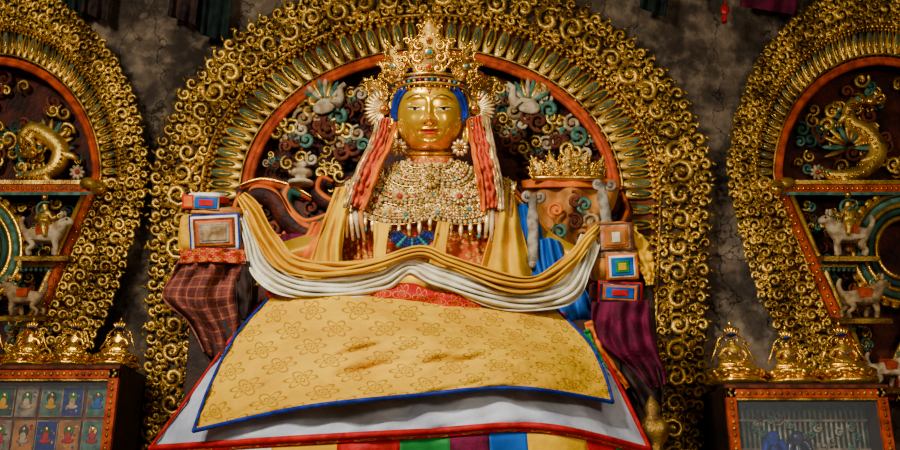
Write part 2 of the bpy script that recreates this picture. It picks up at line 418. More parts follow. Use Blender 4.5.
    for a in range(11):
        th=pi*(.9+.11*a); ox,oy=(52,148) if s>0 else (30,148)
        c.ell(fc,X(ox)+16*cos(th),oy+18*sin(th),7,13,2.6,3,(MG,TEAL2,MG)[a%3],8,5,rot=th)
    for k in range(9): c.scroll(fc,X(random.uniform(0,75)),random.uniform(100,170),random.uniform(8,12),random.random()*6,random.choice((1,-1)),MG,1.4,.2)
    c.rosette(fc,X(82 if s>0 else 62),172,12,8,9,CREAM,CORAL)
    for k in range(95):
        v=random.uniform(203,355); mx=lerp(90,11,(v-195)/177)
        if mx<20: continue
        d=random.uniform(12,mx-6)
        c.scroll(fc,X(d),v,random.uniform(4,8),random.random()*6,random.choice((1,-1)),random.choice((TEAL,GOLD2,BROWN,TEAL2,MG,BROWN,MG)),1.2,.2)
    c.build('niche_carvings',E)
    def beast(name,d,v,L,face,mt,rider):
        fb=frame(P(X(d),v,-.42),kat(P(X(d),v,-.42))*L)
        sk=[(-.30,.45,0),(0,.46,0),(.25,.50,0),(.38,.68,0),(.48,.82,0),(.66,.74,0),
            (-.3,.36,.10),(-.2,.25,.12),(-.37,.14,.12),(-.30,0,.12),(-.34,.36,-.1),(-.26,.25,-.12),(-.43,.14,-.12),(-.38,0,-.12),
            (.27,.34,.1),(.30,.18,.12),(.27,0,.12),(.2,.34,-.1),(.16,.18,-.12),(.14,0,-.12),
            (-.46,.55,0),(-.55,.75,0),(-.48,.9,0)]
        ed=[(0,1),(1,2),(2,3),(3,4),(4,5),(0,6),(6,7),(7,8),(8,9),(0,10),(10,11),(11,12),(12,13),(2,14),(14,15),(15,16),(2,17),(17,18),(18,19),(0,20),(20,21),(21,22)]
        ra=[.18,.18,.20,.14,.14,.08,.09,.07,.05,.055,.09,.07,.05,.055,.08,.06,.055,.08,.06,.055,.06,.06,.04]
        k=(fb(1,0,0)-fb(0,0,0)).length
        skin(name,[fb(face*a,b_,c_) for a,b_,c_ in sk],ed,[r*k for r in ra],mt,E,0,2)
        q=MB()
        for z in (.09,-.07): q.ell(fb,face*.42,.94,z,.05,.09,.03,mt,6,4)
        q.ell(fb,face*.54,.84,.12,.025,.025,.02,BLACK,6,4)
        for a in range(9): q.scroll(fb,face*(.34-.05*(a%3)),.90-.055*a,.10,a,1,(MG,TEAL2)[a%2],1,.25)
        q.box(fb,-.13,.14,.5,.70,-.2,.2,ORANGE); q.box(fb,-.6,.6,-.1,0,-.2,.2,GOLD2)
        q.build(name+'_mane_and_saddle',E)
        if rider:
            sk2=[(0,.70,0),(0,.94,0),(0,1.08,0),(0,1.2,0),(.13,.97,.08),(.22,.84,.12),(.32,.9,.12),(-.13,.97,.0),(-.22,.82,0),(.06,.66,.2),(.1,.44,.24)]
            e2=[(0,1),(1,2),(2,3),(1,4),(4,5),(5,6),(1,7),(7,8),(0,9),(9,10)]
            skin(name+'_rider',[fb(face*a,b_,c_) for a,b_,c_ in sk2],e2,[k*r for r in (.14,.12,.06,.10,.06,.05,.04,.06,.045,.08,.05)],MG if mt is CREAM else CREAMD,E,0,2)
            q=MB(); q.ell(fb,0,1.33,0,.07,.08,.07,GOLD,8,5); q.scroll(fb,-.02,1.02,.26,1,1,TEAL2,.9,.12); q.build(name+'_rider_hat',E)
    if s>0:
        beast('carved_elephant',50,256,44,1,CREAM,True); beast('carved_lion',30,316,40,-1,CREAMD,False)
    else:
        beast('carved_horse',32,256,46,-1,CREAM,True); beast('carved_lion',18,318,44,1,CREAMD,False)
        beast('carved_deer',-8,388,40,1,CREAM,False)
# ---------------------------------------------------------------- carvings in the central halo
c=MB(); f=PF(-.2)
def cloud(x,y,R,n,mats,dep=4):
    for i in range(n):
        a=i*2.4; r=R*.75*math.sqrt((i+.3)/n)
        ff=lambda u,v,d,i=i:P(u,v,-.2-(d+dep+i*.5)*.009)
        c.scroll(ff,x+r*cos(a),y+r*sin(a)*.8,R*random.uniform(.34,.52),random.random()*6,random.choice((1,-1)),mats[i%len(mats)],1.4,.2)
CM=(TEAL2,CREAMD,MG,BROWN,GOLD2,CREAM,BROWN,MG)
for x,y,R,n in ((322,112,30,12),(290,135,24,9),(345,140,26,9),(300,165,20,6),(350,100,20,7),(372,90,14,5),(532,105,30,12),(560,130,26,9),(510,130,22,8),(575,160,22,8),(500,95,18,6),(590,140,14,5),(270,160,12,4),(535,150,20,6)):
    cloud(x,y,R,n,CM)
for k in range(110):
    a=random.uniform(0,pi); r=random.uniform(.45,.95)
    c.scroll(f,431+170*r*cos(a),185-125*r*sin(a),random.uniform(5,10),random.random()*6,random.choice((1,-1)),random.choice((BROWN,TEAL,GOLD2,BROWN,MG)),1.2,.22)
ff=PF(-.3)
for x,y,sg in ((325,92,1),(528,92,-1)):
    c.ell(ff,x,y+14,3,13,8,6,CREAM,12,7,rot=-.3*sg)
    c.tube([ff(x+sg*q,y+w_,5) for q,w_ in ((9,14),(16,6),(15,-4),(20,-8))],[.07,.045,.035,.03],CREAM,8)
    for a in range(8):
        th=-2.6+a*.26 if sg>0 else -.54-a*.26
        c.ell(ff,x+16*cos(th),y+12+16*sin(th),2,11,2.6,2.5,(TEAL2,CREAM,MG)[a%3],8,5,rot=th)
c.build('cloud_carvings',EC)
# ---------------------------------------------------------------- throne
ET=empty('lotus_throne')
c=MB()
def S(path,w,m1,m2,y=-.65):
    pts=[cr(path,i/40) for i in range(41)]
    c.tube([P(p[0],p[1],y) for p in pts],[w*.0085*(.45+.55*sin(pi*i/40)) for i in range(41)],m1,8)
    c.tube([P(p[0],p[1]-w*.5,y-.05) for p in pts],[w*.0035*(.45+.55*sin(pi*i/40)) for i in range(41)],m2,6)
for sg in (1,-1):
    X=(lambda x:x) if sg==1 else (lambda x:862-x)
    for pth,w,m1,m2 in (([(350,190),(335,205),(318,195),(322,182),(333,186)],9,DARK,OSILK),([(345,225),(315,235),(290,222),(275,200),(255,195),(250,208),(262,214)],13,DARK,OSILK),([(335,215),(305,225),(285,205),(290,190),(302,195)],9,TEAL,OSILK),([(240,188),(262,182),(290,188),(312,200)],6,ORANGE,GOLD),([(240,196),(235,215),(250,235),(285,240)],8,DARK,OSILK)):
        S([(X(a),b) for a,b in pth],w,m1,m2)
    for k in range(20):
        ff=PF(-.6); c.scroll(ff,X(random.uniform(246,345)),random.uniform(185,240),random.uniform(6,11),random.random()*6,random.choice((1,-1)),random.choice((OSILK,BROWN,MG,DARK,ORANGE)),1.3,.22)
    x0,x1=sorted((X(236),X(350)))
    c.box(PF(-.5),x0,x1,186,330,0,8,DARK)
c.build('arm_scrolls',ET)
b=MB()
a0=P(240,300,-1.2); a1=P(600,300,-1.2)
b.box(idf,a0.x,a1.x,-2.0,-.5,1.41,P(400,312,-1.9).z-.08,WOOD)
b.box(idf,a0.x-.1,a1.x+.1,-2.45,-.5,1.41,2.02,ORANGE)
b.build('throne_body',ET,bev=.02)
# ---------------------------------------------------------------- main statue
EB=empty('crowned_buddha_statue')
HC=P(430,112,-1.4); HK=kat(HC)
H=frame(HC,HK)
def g2(u,v,cu,cv,su,sv): return math.exp(-((u-cu)/su)**2-((v-cv)/sv)**2)
def jw(v): return 34 if v>-8 else 34-(-8-v)*.04
def D(u,v):
    jaw=jw(v)
    bb=46 if v>0 else 42.5
    q=1-abs(u/jaw)**2.35-abs(v/bb)**2.35
    if q<0: return 0
    base=34*q**.48
    w=min(1,q*2.2); au=abs(u)
    r=6.5*math.exp(-(u/2.9)**2)*max(0,min(1,(12-v)/20))*max(0,min(1,(v+17)/3))
    r+=5.5*g2(u,v,0,-12,4.2,3.6)+3.4*g2(au,v,5,-13.2,2.4,2.4)
    r-=4.6*g2(au,v,13.5,3.5,8,4.2)
    r+=3.4*g2(au,v,14.5,.6,7.5,4.4)
    r-=1.1*math.exp(-((v+.8-.012*(au-14)**2)/.8)**2)*math.exp(-((au-14.5)/7)**4)
    r+=2.2*g2(au,v,13,10.5,9,2.4)
    r+=2.8*g2(u,v,0,-20.5,7,1.7)+3.6*g2(u,v,0,-24.6,5.4,2.1)-2.4*g2(u,v,0,-22.5,8,.7)-2.2*g2(u,v,0,-28.6,6,1.6)
    r+=4.0*g2(u,v,0,-34,7,4.5)+2.6*g2(au,v,18,-14,8,9)-1.5*g2(au,v,9.5,-22.5,2.4,2.4)
    return base+r*w
b=MB()
def hf(u,v):
    lo=-pi/2+pi*u; la=-pi/2+pi*v
    ex=2/2.35
    sp=lambda x:math.copysign(abs(x)**ex,x)
    y=sp(sin(la)); cxx=abs(cos(la))**ex
    vv=y*(46 if y>0 else 42.5)*.998
    uu=sp(sin(lo))*cxx*jw(vv)*.998
    return H(uu,vv,D(uu,vv))
b.grid(hf,150,150,GFACE)
b.ell(H,0,4,-2,34,42,36,GFACE,28,16)
nk=[H(0,-34+(-i*5),-6-i*1.5) for i in range(6)]
b.tube(nk,[HK*22]*3+[HK*24,HK*28,HK*34],GFACE,24)
for i in range(3): b.tube([H(23.5*sin(a),-41-i*3.5-2*cos(a),-7+23.5*cos(a)) for a in [2*pi*k/24 for k in range(25)]],HK*1.3,GFACE,6)
for sg in (1,-1):
    b.tube([H(sg*(34+q[0]),q[1],q[2]) for q in ((0,14,2),(4,16,0),(6,8,0),(4,-2,1),(3,-14,3),(4,-26,5),(2,-32,6),(0,-26,6),(0,-12,4))],[HK*x for x in (2,3,3.4,3,2.8,3.4,3.2,2.6,2)],GFACE,8)
b.build('head',EB)
b=MB()
def drape(pts,mat,r,off=.3,seg=6):
    b.tube([H(u,v,D(u,v)+off) for u,v in pts],[HK*x for x in r] if isinstance(r,list) else HK*r,mat,seg)
def dpatch(fn,nu,nv,mat,off):
    def g(u,v):
        x,y=fn(u,v); return H(x,y,D(x,y)+off)
    b.grid(g,nu,nv,mat)
for sg in (1,-1):
    ex=lambda t:sg*(6.6+15.5*t); base=lambda t:-1.2+1.5*t*t
    sn=lambda u:abs(sin(pi*u))
    dpatch(lambda u,v:(ex(u),base(u)+lerp(-1.5*sn(u)**.8,1.2*sn(u)**.9,v)),20,6,EYEW,.35)
    dpatch(lambda u,v:(sg*13.8+2.0*cos(u*2*pi)*v,-.9+1.35*sin(u*2*pi)*v),16,4,BLACK,.55)
    drape([(ex(i/16),base(i/16)+1.35*sn(i/16)**.9) for i in range(17)],BLACK,[.2+.5*sin(pi*i/16) for i in range(17)],.5)
    drape([(ex(i/16),base(i/16)-1.6*sn(i/16)**.8) for i in range(17)],BROWN,[.10+.12*sin(pi*i/16) for i in range(17)],.3)
    drape([(sg*(5.5+17.5*i/16),8.6+3.8*sn((i/16)**.75)) for i in range(17)],BLACK,[.15+.5*sin(pi*i/16) for i in range(17)],.2)
    b.ell(H,sg*4.2,-15.2,D(4.2,-15.2)-.2,1.1,.6,.8,BLACK,8,5)
dpatch(lambda u,v:(lerp(-8,8,u),-22.3+abs(u-.5)*1.6+v*(2.3*abs(sin(pi*u))**.7-(.8*math.exp(-((u-.5)/.07)**2)))),28,6,LIP,.2)
dpatch(lambda u,v:(lerp(-7.2,7.2,u),-22.7+abs(u-.5)*1.6-v*2.8*abs(sin(pi*u))**.7),28,6,LIP,.2)
drape([(lerp(-8.8,8.8,i/16),-22.5+abs(i/16-.5)*3.0) for i in range(17)],BLACK,.25,.35)
b.ell(H,0,15.5,D(0,15.5)+.3,1.4,2.6,1.2,CORAL,10,6)
b.build('face_features',EB)
b=MB()
hl=[(33.6*cos(a),-6+33*sin(a)) for a in [-.15+(pi+.3)*i/40 for i in range(41)]]
b.tube([H(u,v,max(D(u*.94,v*.95),3)*.98) for u,v in hl],HK*2.0,BLUE,8)
b.tube([H(u*1.08,v+3.0,max(D(u*.93,v*.95),3)*.93) for u,v in hl],HK*2.4,BLUE,8)
b.ell(H,0,12,-4,37,39,36,BLUE,28,16)
b.ell(H,0,50,-14,15,24,15,BLUE,16,10)
b.build('blue_hair',EB)
def leaf(mb,u0,v0,d0,W,Ht,yaw,roll,f0=None,k0=None,mt=GOLD):
    Rv=RX*cos(yaw)+FW*sin(yaw); Dv=-FW*cos(yaw)+RX*sin(yaw)
    U2=UP*cos(roll)+Rv*sin(roll); R2=Rv*cos(roll)-UP*sin(roll)
    base=f0(u0,v0,d0); f=frame(base,k0,R2,U2,Dv)
    wt=[(0,.40),(.10,.62),(.25,1),(.38,.86),(.48,.80),(.56,.92),(.64,.60),(.72,.40),(.80,.42),(.90,.20),(1,.02)]
    hw=lambda s:W/2*tab(s,wt)
    mb.grid(lambda u,v:f((u*2-1)*hw(v)*.86,v*Ht,1.8*cos((u-.5)*pi)),8,22,GOLD2)
    mb.grid(lambda u,v:f((u*2-1)*hw(v)*.86,v*Ht,-1.2),8,22,GOLD2)
    for sg in (1,-1):
        mb.tube([f(sg*hw(i/22),i/22*Ht,.5) for i in range(23)],k0*W*.03,mt,6)
        for i in range(14):
            s=(i+.6)/14.5; mb.ell(f,sg*hw(s)*1.08,s*Ht,.6,W*.055,W*.055,W*.05,mt,6,4)
        for s,r in ((.14,.17),(.32,.21),(.52,.18),(.70,.12)):
            mb.scroll(f,sg*hw(s)*.56,s*Ht,W*r,pi/2,-sg,mt,1.3,.24,12)
        for s,r in ((.25,.13),(.55,.14),(.80,.09)):
            mb.scroll(f,sg*hw(s)*1.15,s*Ht+2,W*r,0 if sg>0 else pi,sg,mt,1.1,.26,10)
    for s,r,m_ in ((.16,.06,CORAL),(.40,.08,TURQ),(.6,.05,CORAL)):
        mb.ell(f,0,s*Ht,2.6,W*r*1.8,W*r*1.8,W*.06,mt,10,5); mb.ell(f,0,s*Ht,3.4,W*r,W*r,W*.07,m_,8,5)
    mb.ell(f,0,Ht*1.01,.5,W*.09,W*.10,W*.09,mt,8,6); mb.ell(f,0,Ht*1.07,.5,W*.05,W*.08,W*.05,mt,8,6)
b=MB()
leaf(b,0,30,31,41,58,0,0,H,HK)
for sg in (1,-1):
    leaf(b,sg*31,27,22,29,38,sg*.45,sg*.26,H,HK)
    leaf(b,sg*44,9,6,29,38,sg*.75,sg*.86,H,HK)
hb=[(37*sin(a),27-5*(1-cos(a)),36*cos(a)) for a in [-1.6+3.2*i/40 for i in range(41)]]
for dv,r,mt in ((0,1.6,GOLD),(5,1.4,GOLD2),(9,1.6,GOLD)):
    b.tube([H(u,v+dv-3,d) for u,v,d in hb],HK*r,mt,6)
for i in range(1,40,2): b.ell(H,hb[i][0],hb[i][1]-.5,hb[i][2]+.8,1.7,1.7,1.4,(CORAL,GPALE,TURQ,GPALE)[i//2%4],8,5)
for i in range(24):
    u,v,d=hb[int(i*40/23)]; b.ell(H,u,v-6.5,d,1.2,2,1,GOLD,6,4)
for sg in (1,-1):
    C=frame(H(sg*45,2,4),HK)
    for i in range(15):
        a=-1.3+i*.22 if sg>0 else pi+1.3-i*.22
        b.ell(C,cos(a)*12,sin(a)*12,0,9.5,1.9,1.5,GPALE,8,4,rot=a)
    b.ell(C,0,0,2,5.5,5.5,3,GOLD,12,6); b.ell(C,0,0,4.5,2.5,2.5,2,CORAL,8,5)
    b.rosette(H,sg*30,-38,28,9,10,GPALE,GOLD); b.rosette(H,sg*30,-38,31,4,6,GOLD,CORAL)
    b.rosette(H,sg*42,-14,12,6,8,GOLD,TURQ)
    for k in range(7): b.scroll(H,sg*(42+k*3.2),-8-k*6,5,k,sg,GPALE,1.2,.25)
b.build('five_leaf_crown',EB)
def by(px,py): return -1.22-.40*math.sqrt(max(.0,1-((px-430)/112)**2))-.10*min(1,max(0,(py-160)/90))
def BF(off=0): return lambda u,v,d:P(u,v,by(u,v)-off-d*.0085)
b=MB()
tr=[(150,408,452),(165,404,456),(176,368,492),(190,345,510),(220,336,516),(260,338,522),(305,332,530)]
def tf(u,v):
    py=lerp(150,305,v); xl=tab(py,[(a,b_) for a,b_,_ in tr]); xr=tab(py,[(a,c_) for a,_,c_ in tr])
    cxm=(xl+xr)/2; hw=(xr-xl)/2; a=2*pi*u
    dep=.38*min(1,.45+(py-150)/60)
    return P(cxm+hw*sin(a),py,-1.2-dep*cos(a))
b.grid(tf,64,40,SBRO); b.build('brocade_robe',EB)
bp=[P(430,285,-1.2),P(430,225,-1.2),P(430,185,-1.2),P(365,196,-1.2),P(318,245,-1.35),P(255,262,-1.6),P(495,196,-1.2),P(545,245,-1.35),P(595,268,-1.6),
    P(330,320,-1.7),P(420,335,-2.0),P(530,320,-1.7),P(440,338,-1.9)]
skin('gilded_body',bp,[(0,1),(1,2),(2,3),(3,4),(4,5),(2,6),(6,7),(7,8),(0,9),(9,10),(0,11),(11,12)],[.3,.26,.2,.17,.13,.10,.17,.13,.10,.22,.12,.22,.12],GFACE,EB,0,2)
b=MB(); f=BF(.05)
def col(th,a,bb):
    x=430+a*cos(th); return x,153+bb*sin(th)*.84+.33*abs(x-430)
def cf(u,v):
    th=pi*u; x,y=col(th,lerp(20,82,v),lerp(10,74,v)); return P(x,y,by(x,y)-.04)
b.grid(cf,50,14,GOLD2)
for i in range(10):
    a=21+6.9*i; bb=12+7.0*i; n=int(8+i*4.2)
    for j in range(n+1):
        th=pi*(.015+.97*j/n); x,y=col(th,a,bb)
        if i%3==2: b.rosette(f,x,y,1,4.8,6,GPALE,(GOLD,GPALE,CORAL,GOLD,TURQ)[j%5])
        elif i%3==0: b.ell(f,x,y,1,2.4,2.4,2.2,CREAM if j%2 else GPALE,8,5); 
        else: b.scroll(f,x,y,4.2,th*3+j,1 if j%2 else -1,GPALE,1.2,.26,10)
    b.tube([f(*col(pi*j/40,a+3,bb+3),0.6) for j in range(41)],.008,GOLD,5)
for j in range(25):
    th=pi*(.02+.96*j/24); x,y=col(th,84,77); L=7+4*(j%2)+4*sin(th)
    b.tube([f(x,y,1),f(x,y+L*.5,1.5),f(x,y+L,1)],[.012,.022,.008],GPALE,6); b.ell(f,x,y+L,1.5,2,3,2,(GOLD,CORAL,GPALE,TURQ)[j%4],7,5)
b.rosette(f,430,178,5,11,12,GPALE,GOLD); b.rosette(f,430,178,8,5,8,GOLD,TURQ)
for x,y in ((400,196),(460,196),(375,200),(485,200)): b.rosette(f,x,y,4,9,10,GPALE,CORAL)
for k in range(6): b.rosette(f,390+k*16,212+3*sin(k),3,6.5,8,GPALE,(GOLD,TURQ)[k%2])
b.build('jewelled_necklace',EB)
b=MB()
for k in range(4):
    w=14+k*4.5; dp=18+k*6
    pts=[(412+w*x/10.,230+dp*(1-(x/10)**2)*.55) for x in range(-9,10)]
    for i,(x,y) in enumerate(pts): b.ell(f,x,y,5,2.3,2.3,2.2,(NAVY,NAVY,BLUE,NAVY,TURQ)[i%5],7,5)
for x in (350,500):
    for k in range(6):
        xx=x+(k-2.5)*4.5; b.tube([f(xx,194,4),f(xx-1,214,5),f(xx+(k-2.5)*1.4,238+3*(k%2),4)],[.016,.028,.012],(GPALE,CREAM,TAN)[k%3],6)
b.build('bead_strands',EB)
b=MB()
for path,ph in (([(386,118,-1.62,4),(381,138,-1.72,6),(370,162,-1.78,8),(360,186,-1.78,9),(353,206,-1.74,6)],0),([(476,116,-1.62,4),(480,138,-1.74,6),(485,162,-1.8,7),(489,186,-1.78,8),(491,208,-1.74,6)],1)):
    ribbon(b,path,PINK,50,14,3,.03,ph)
    ribbon(b,[(p[0]+(9 if ph==0 else -8),p[1]+4,p[2]-.03,p[3]*.40) for p in path],OSILK,40,8,1,.02,ph)
    for s in (0,1):
        ribbon(b,[(p[0]-(9 if ph==0 else -9)+s*3,p[1]+2,p[2]-.01,p[3]*.28) for p in path],CREAMD if s else GPALE,40,6,1,.02,ph)
b.build('crown_ribbons',EB,solid=.008)
b=MB()
fl=lambda a,n,p=0:(lambda u,v:a*sin(n*2*pi*u+p+2*sin(v*3))*(.3+.7*v)+a*noise.noise(Vector((u*4,v*4,p))))
patch(b,[[(336,188,-1.5),(345,187,-1.6),(352,192,-1.66)],[(324,220,-1.5),(335,218,-1.66),(345,222,-1.7)],[(314,250,-1.55),(328,250,-1.72),(342,252,-1.74)],[(300,285,-1.6),(325,288,-1.78),(342,288,-1.78)]],40,30,YEL,fl(.06,2.5))
patch(b,[[(498,186,-1.6),(508,186,-1.6),(514,192,-1.5)],[(494,220,-1.7),(508,218,-1.7),(520,222,-1.55)],[(486,250,-1.76),(508,252,-1.78),(528,252,-1.6)],[(474,292,-1.82),(505,296,-1.84),(535,292,-1.65)]],40,30,YEL,fl(.07,2.5,1))
patch(b,[[(374,222,-1.76),(390,224,-1.78)],[(374,250,-1.78),(386,252,-1.8)],[(372,285,-1.8),(388,290,-1.8)]],14,16,YEL,fl(.02,1))
patch(b,[[(438,222,-1.78),(450,222,-1.78)],[(432,250,-1.8),(446,250,-1.8)],[(424,290,-1.8),(446,292,-1.8)]],14,16,YEL,fl(.02,1))
b.build('yellow_cape',EB,solid=.012)
b=MB()
patch(b,[[(516,205,-1.45),(526,204,-1.5),(536,208,-1.45)],[(520,230,-1.5),(532,230,-1.58),(542,234,-1.5)],[(526,262,-1.55),(538,264,-1.62),(548,264,-1.5)],[(530,290,-1.6),(545,292,-1.66),(556,290,-1.5)]],24,24,BLUS,fl(.04,2))
patch(b,[[(312,222,-1.42),(322,222,-1.48),(330,224,-1.42)],[(302,246,-1.45),(315,248,-1.54),(326,248,-1.5)],[(292,270,-1.5),(306,276,-1.6),(320,276,-1.55)]],24,24,OSILK,fl(.04,2))
b.build('inner_robe_edges',EB,solid=.012)
# ---------------------------------------------------------------- long scarf
ES=empty('draped_silk_scarf')
b=MB()
ribbon(b,[(243,212,-1.95,6),(252,240,-2.0,8),(262,268,-2.05,12),(295,286,-2.1,10),(345,289,-2.12,10),(383,280,-2.12,11),(410,266,-2.12,8),(440,278,-2.14,11),(490,294,-2.16,12),(535,299,-2.14,11),(568,290,-2.1,12),(583,264,-2.06,12),(590,236,-2.0,10)],CREAMS,260,44,4,.036,0)
b.build('cream_scarf',ES,solid=.01)
b=MB()
ribbon(b,[(240,196,-1.94,5),(254,214,-2.0,9),(268,240,-2.07,11),(290,264,-2.13,10),(330,271,-2.17,8),(375,263,-2.19,6),(420,251,-2.19,5),(450,262,-2.21,6),(500,280,-2.23,8),(540,282,-2.21,8),(570,262,-2.15,7),(588,240,-2.08,6),(600,226,-2.02,4)],YEL,260,38,3,.04,1)
ribbon(b,[(628,232,-1.9,8),(640,248,-1.92,9),(647,268,-1.92,7),(650,285,-1.9,3)],YEL,40,12,2,.03,1)
ribbon(b,[(246,216,-1.9,5),(249,240,-1.93,6),(254,262,-1.95,6),(258,285,-1.95,4)],YEL,40,12,2,.03,1)
b.build('yellow_scarf',ES,solid=.01)
# ---------------------------------------------------------------- side stacks
def sq(b,f,u,v,d,layers,tw=0,wr=1.2):
    for i,(m_,a,h_) in enumerate(layers):
        def fn(x,y,a=a,h_=h_,i=i):
            p=(x*2-1)*a; q=(y*2-1)*h_
            n=noise.noise(Vector((p*.08+u,q*.08,2)))*wr
            return f(u+p*cos(tw)-q*sin(tw),v+p*sin(tw)+q*cos(tw),d+i*.5+n)
        b.grid(fn,16,12,m_)
EL=empty('silk_wrapped_offering_bundle')
C=P(212,232,-1.95); k=kat(C)
f=frame(C,k)
b=MB(); b.soft(f,-34,33,-24,20,-34,10,CUSH,.42,1.6); b.build('yellow_cushion',EL)
b=MB()
sq(b,f,6,-1,13,((BLUE,25,19),(CREAMS,23,17),(BROWN,20.5,15),(OSILK,18,12.5),(GREYC,15,10),(CREAMD,12,7.5)),.05,1.8)
b.soft(f,-20,31,17,25,-24,13,TAN,.4,.8); b.build('brocade_square',EL,solid=.004)
b=MB(); 
b.soft(f,-27,16,22,29,-22,11,BLACK,.3,.5); b.soft(f,-24,14,28,35,-20,12,RED,.3,.5); b.soft(f,-22,10,34,39,-18,9,CREAMS,.3,.5)
sq(b,f,-2,29,14,((CREAMD,13,7),(BLUS,11,5.5),(RED,7,3)),-.05); sq(b,f,-20,30,13,((RED,6,7),(OSILK,4,5)),0)
b.build('wrapped_book',EL,solid=.004)
ECL=empty('brown_wool_drape')
b=MB()
wf=lambda a,n:(lambda u,v:a*sin(u*n+v*4+1.5*sin(v*5))*(.25+v)+a*1.2*noise.noise(Vector((u*5,v*5,3))))
patch(b,[[(182,254,-1.9),(210,250,-2.1),(247,253,-2.0)],[(170,278,-1.9),(208,272,-2.12),(246,275,-2.0)],[(163,298,-1.9),(200,302,-2.1),(244,297,-2.0)],[(188,322,-1.9),(215,332,-2.05),(244,322,-1.95)],[(204,352,-1.9),(222,360,-2.0),(240,355,-1.9)]],80,60,PLAID,wf(.07,22))
b.build('wool_cloth',ECL,solid=.012)
b=MB()
patch(b,[[(180,250,-1.98),(210,248,-2.18),(244,250,-2.06)],[(181,264,-2.0),(210,262,-2.2),(246,264,-2.08)]],50,8,RB2,wf(.03,30))
patch(b,[[(232,256,-2.06),(250,262,-2.08)],[(236,290,-2.06),(252,288,-2.06)],[(238,322,-2.0),(250,316,-2.0)]],16,24,DUSK2,wf(.04,9))
b.build('woven_trim',ECL,solid=.006)
b=MB(); p0=P(222,300,-1.5)
b.box(idf,p0.x-.16,p0.x+.2,-1.85,-1.0,1.41,P(222,256,-1.8).z-.05,WOOD); b.build('throne_arm',ET,bev=.02)
b=MB(); p0=P(622,300,-1.5)
b.box(idf,p0.x-.22,p0.x+.2,-1.85,-1.0,1.41,P(622,260,-1.8).z-.05,WOOD); b.build('throne_arm_right',ET,bev=.02)
ER=empty('silk_wrapped_offering_bundle')
C=P(614,255,-1.95); k=kat(C); f=frame(C,k)
b=MB(); b.soft(f,-25,21,2,33,-30,6,TAN,.42,1.5); b.soft(f,-22,22,-28,4,-30,8,TAN,.42,1.5)
b.soft(f,-22,31,-50,-26,-30,6,BROWN,.42,1.4); b.soft(f,-24,24,-4,6,-28,8,CREAMD,.4,.8); b.build('stacked_bundles',ER)
b=MB()
sq(b,f,0,18,9,((BROWN,18,14),(CREAMD,15,12),(OSILK,12,10),(TAN,10,8),(CREAMS,4,5)),.05,1.8)
sq(b,f,6,-11,11.5,((OSILK,16,13),(CREAMS,13,11),(BLUS,11,9),(GREEN,7,6),(YEL,4,3.5)),.05,1.8)
sq(b,f,4,-37,9,((RED,22,11),(NAVY,20,9.5),(OSILK,17,7.5),(BLUS,14,5.5),(RED,8,3)),-.05,1.8)
b.build('brocade_squares',ER,solid=.004)
EM=empty('maroon_wool_drape')
b=MB()
patch(b,[[(592,302,-2.0),(620,302,-2.1),(648,300,-1.95)],[(592,325,-2.0),(622,325,-2.12),(651,325,-1.95)],[(598,345,-2.0),(628,350,-2.1),(657,350,-1.95)],[(622,362,-1.95),(642,372,-2.0),(664,370,-1.9)],[(640,380,-1.9),(652,388,-1.95),(666,384,-1.9)]],80,50,MAROON,wf(.06,26))
b.build('wool_cloth',EM,solid=.012)
b=MB()
patch(b,[[(604,345,-1.95),(625,350,-2.0),(652,352,-1.9)],[(622,375,-1.95),(640,382,-2.0),(660,376,-1.9)],[(640,405,-1.9),(652,412,-1.95),(664,402,-1.9)]],40,30,DUSK2,wf(.05,18))
ribbon(b,[(588,322,-2.02,4),(594,340,-2.03,4),(604,356,-2.03,4),(616,372,-2.02,3),(628,388,-2.0,2)],OSILK,40,8,1,.02)
ribbon(b,[(586,330,-2.06,3),(594,350,-2.07,3),(606,366,-2.07,3),(618,384,-2.05,2)],GREEN,40,8,1,.02)
b.build('under_cloth',EM,solid=.012)
EV=empty('wrapped_relic_vase')
b=MB()
patch(b,[[(522,184,-.95),(560,180,-1.15),(620,183,-.95)],[(530,205,-.95),(565,205,-1.2),(614,205,-.95)],[(538,235,-.95),(565,240,-1.2),(600,240,-.95)],[(545,300,-.95),(565,305,-1.15),(598,300,-.95)]],60,30,TAN,lambda u,v:.04*sin(u*22+v*5)+.04*noise.noise(Vector((u*4,v*4,0))))
patch(b,[[(522,181,-1.0),(560,177,-1.2),(620,180,-1.0)],[(523,188,-1.02),(562,187,-1.22),(619,188,-1.02)]],40,6,OSILK,lambda u,v:.02*sin(u*22))
b.build('tan_cloth',EV,solid=.02)
b=MB(); f=frame(P(568,178,-1.15),kat(P(568,178,-1.15)))
for u,W_,Hh,yaw,roll in ((0,18,30,0,0),(-15,16,25,-.3,-.15),(15,16,25,.3,.15),(-29,15,22,-.6,-.35),(29,15,22,.6,.35)):
    leaf(b,u,0,8-abs(u)*.3,W_,Hh,yaw,roll,f,kat(P(568,178,-1.1)))
b.tube([f(34*sin(a),0,8*cos(a)) for a in [-1.5+3*i/20 for i in range(21)]],.03,GOLD,8)
b.build('small_crown',EV)
b=MB()
for x,y0,y1,y in ((533,196,262,-1.62),(604,184,226,-1.62)):
    b.tube([P(x+(i-3)*1.2*(1 if x>560 else 0),lerp(y0,y1,i/6),y) for i in range(7)],[.05,.035,.055,.045,.05,.045,.055],GREYC,12)
    ff=PF(y); b.scroll(ff,x-6,y0,8,0,1,GREYC,1.3,.25); b.scroll(ff,x+7,y0+1,8,pi,-1,GREYC,1.3,.25); b.ell(ff,x,y1,1,5,7,4,GREYC,10,6)
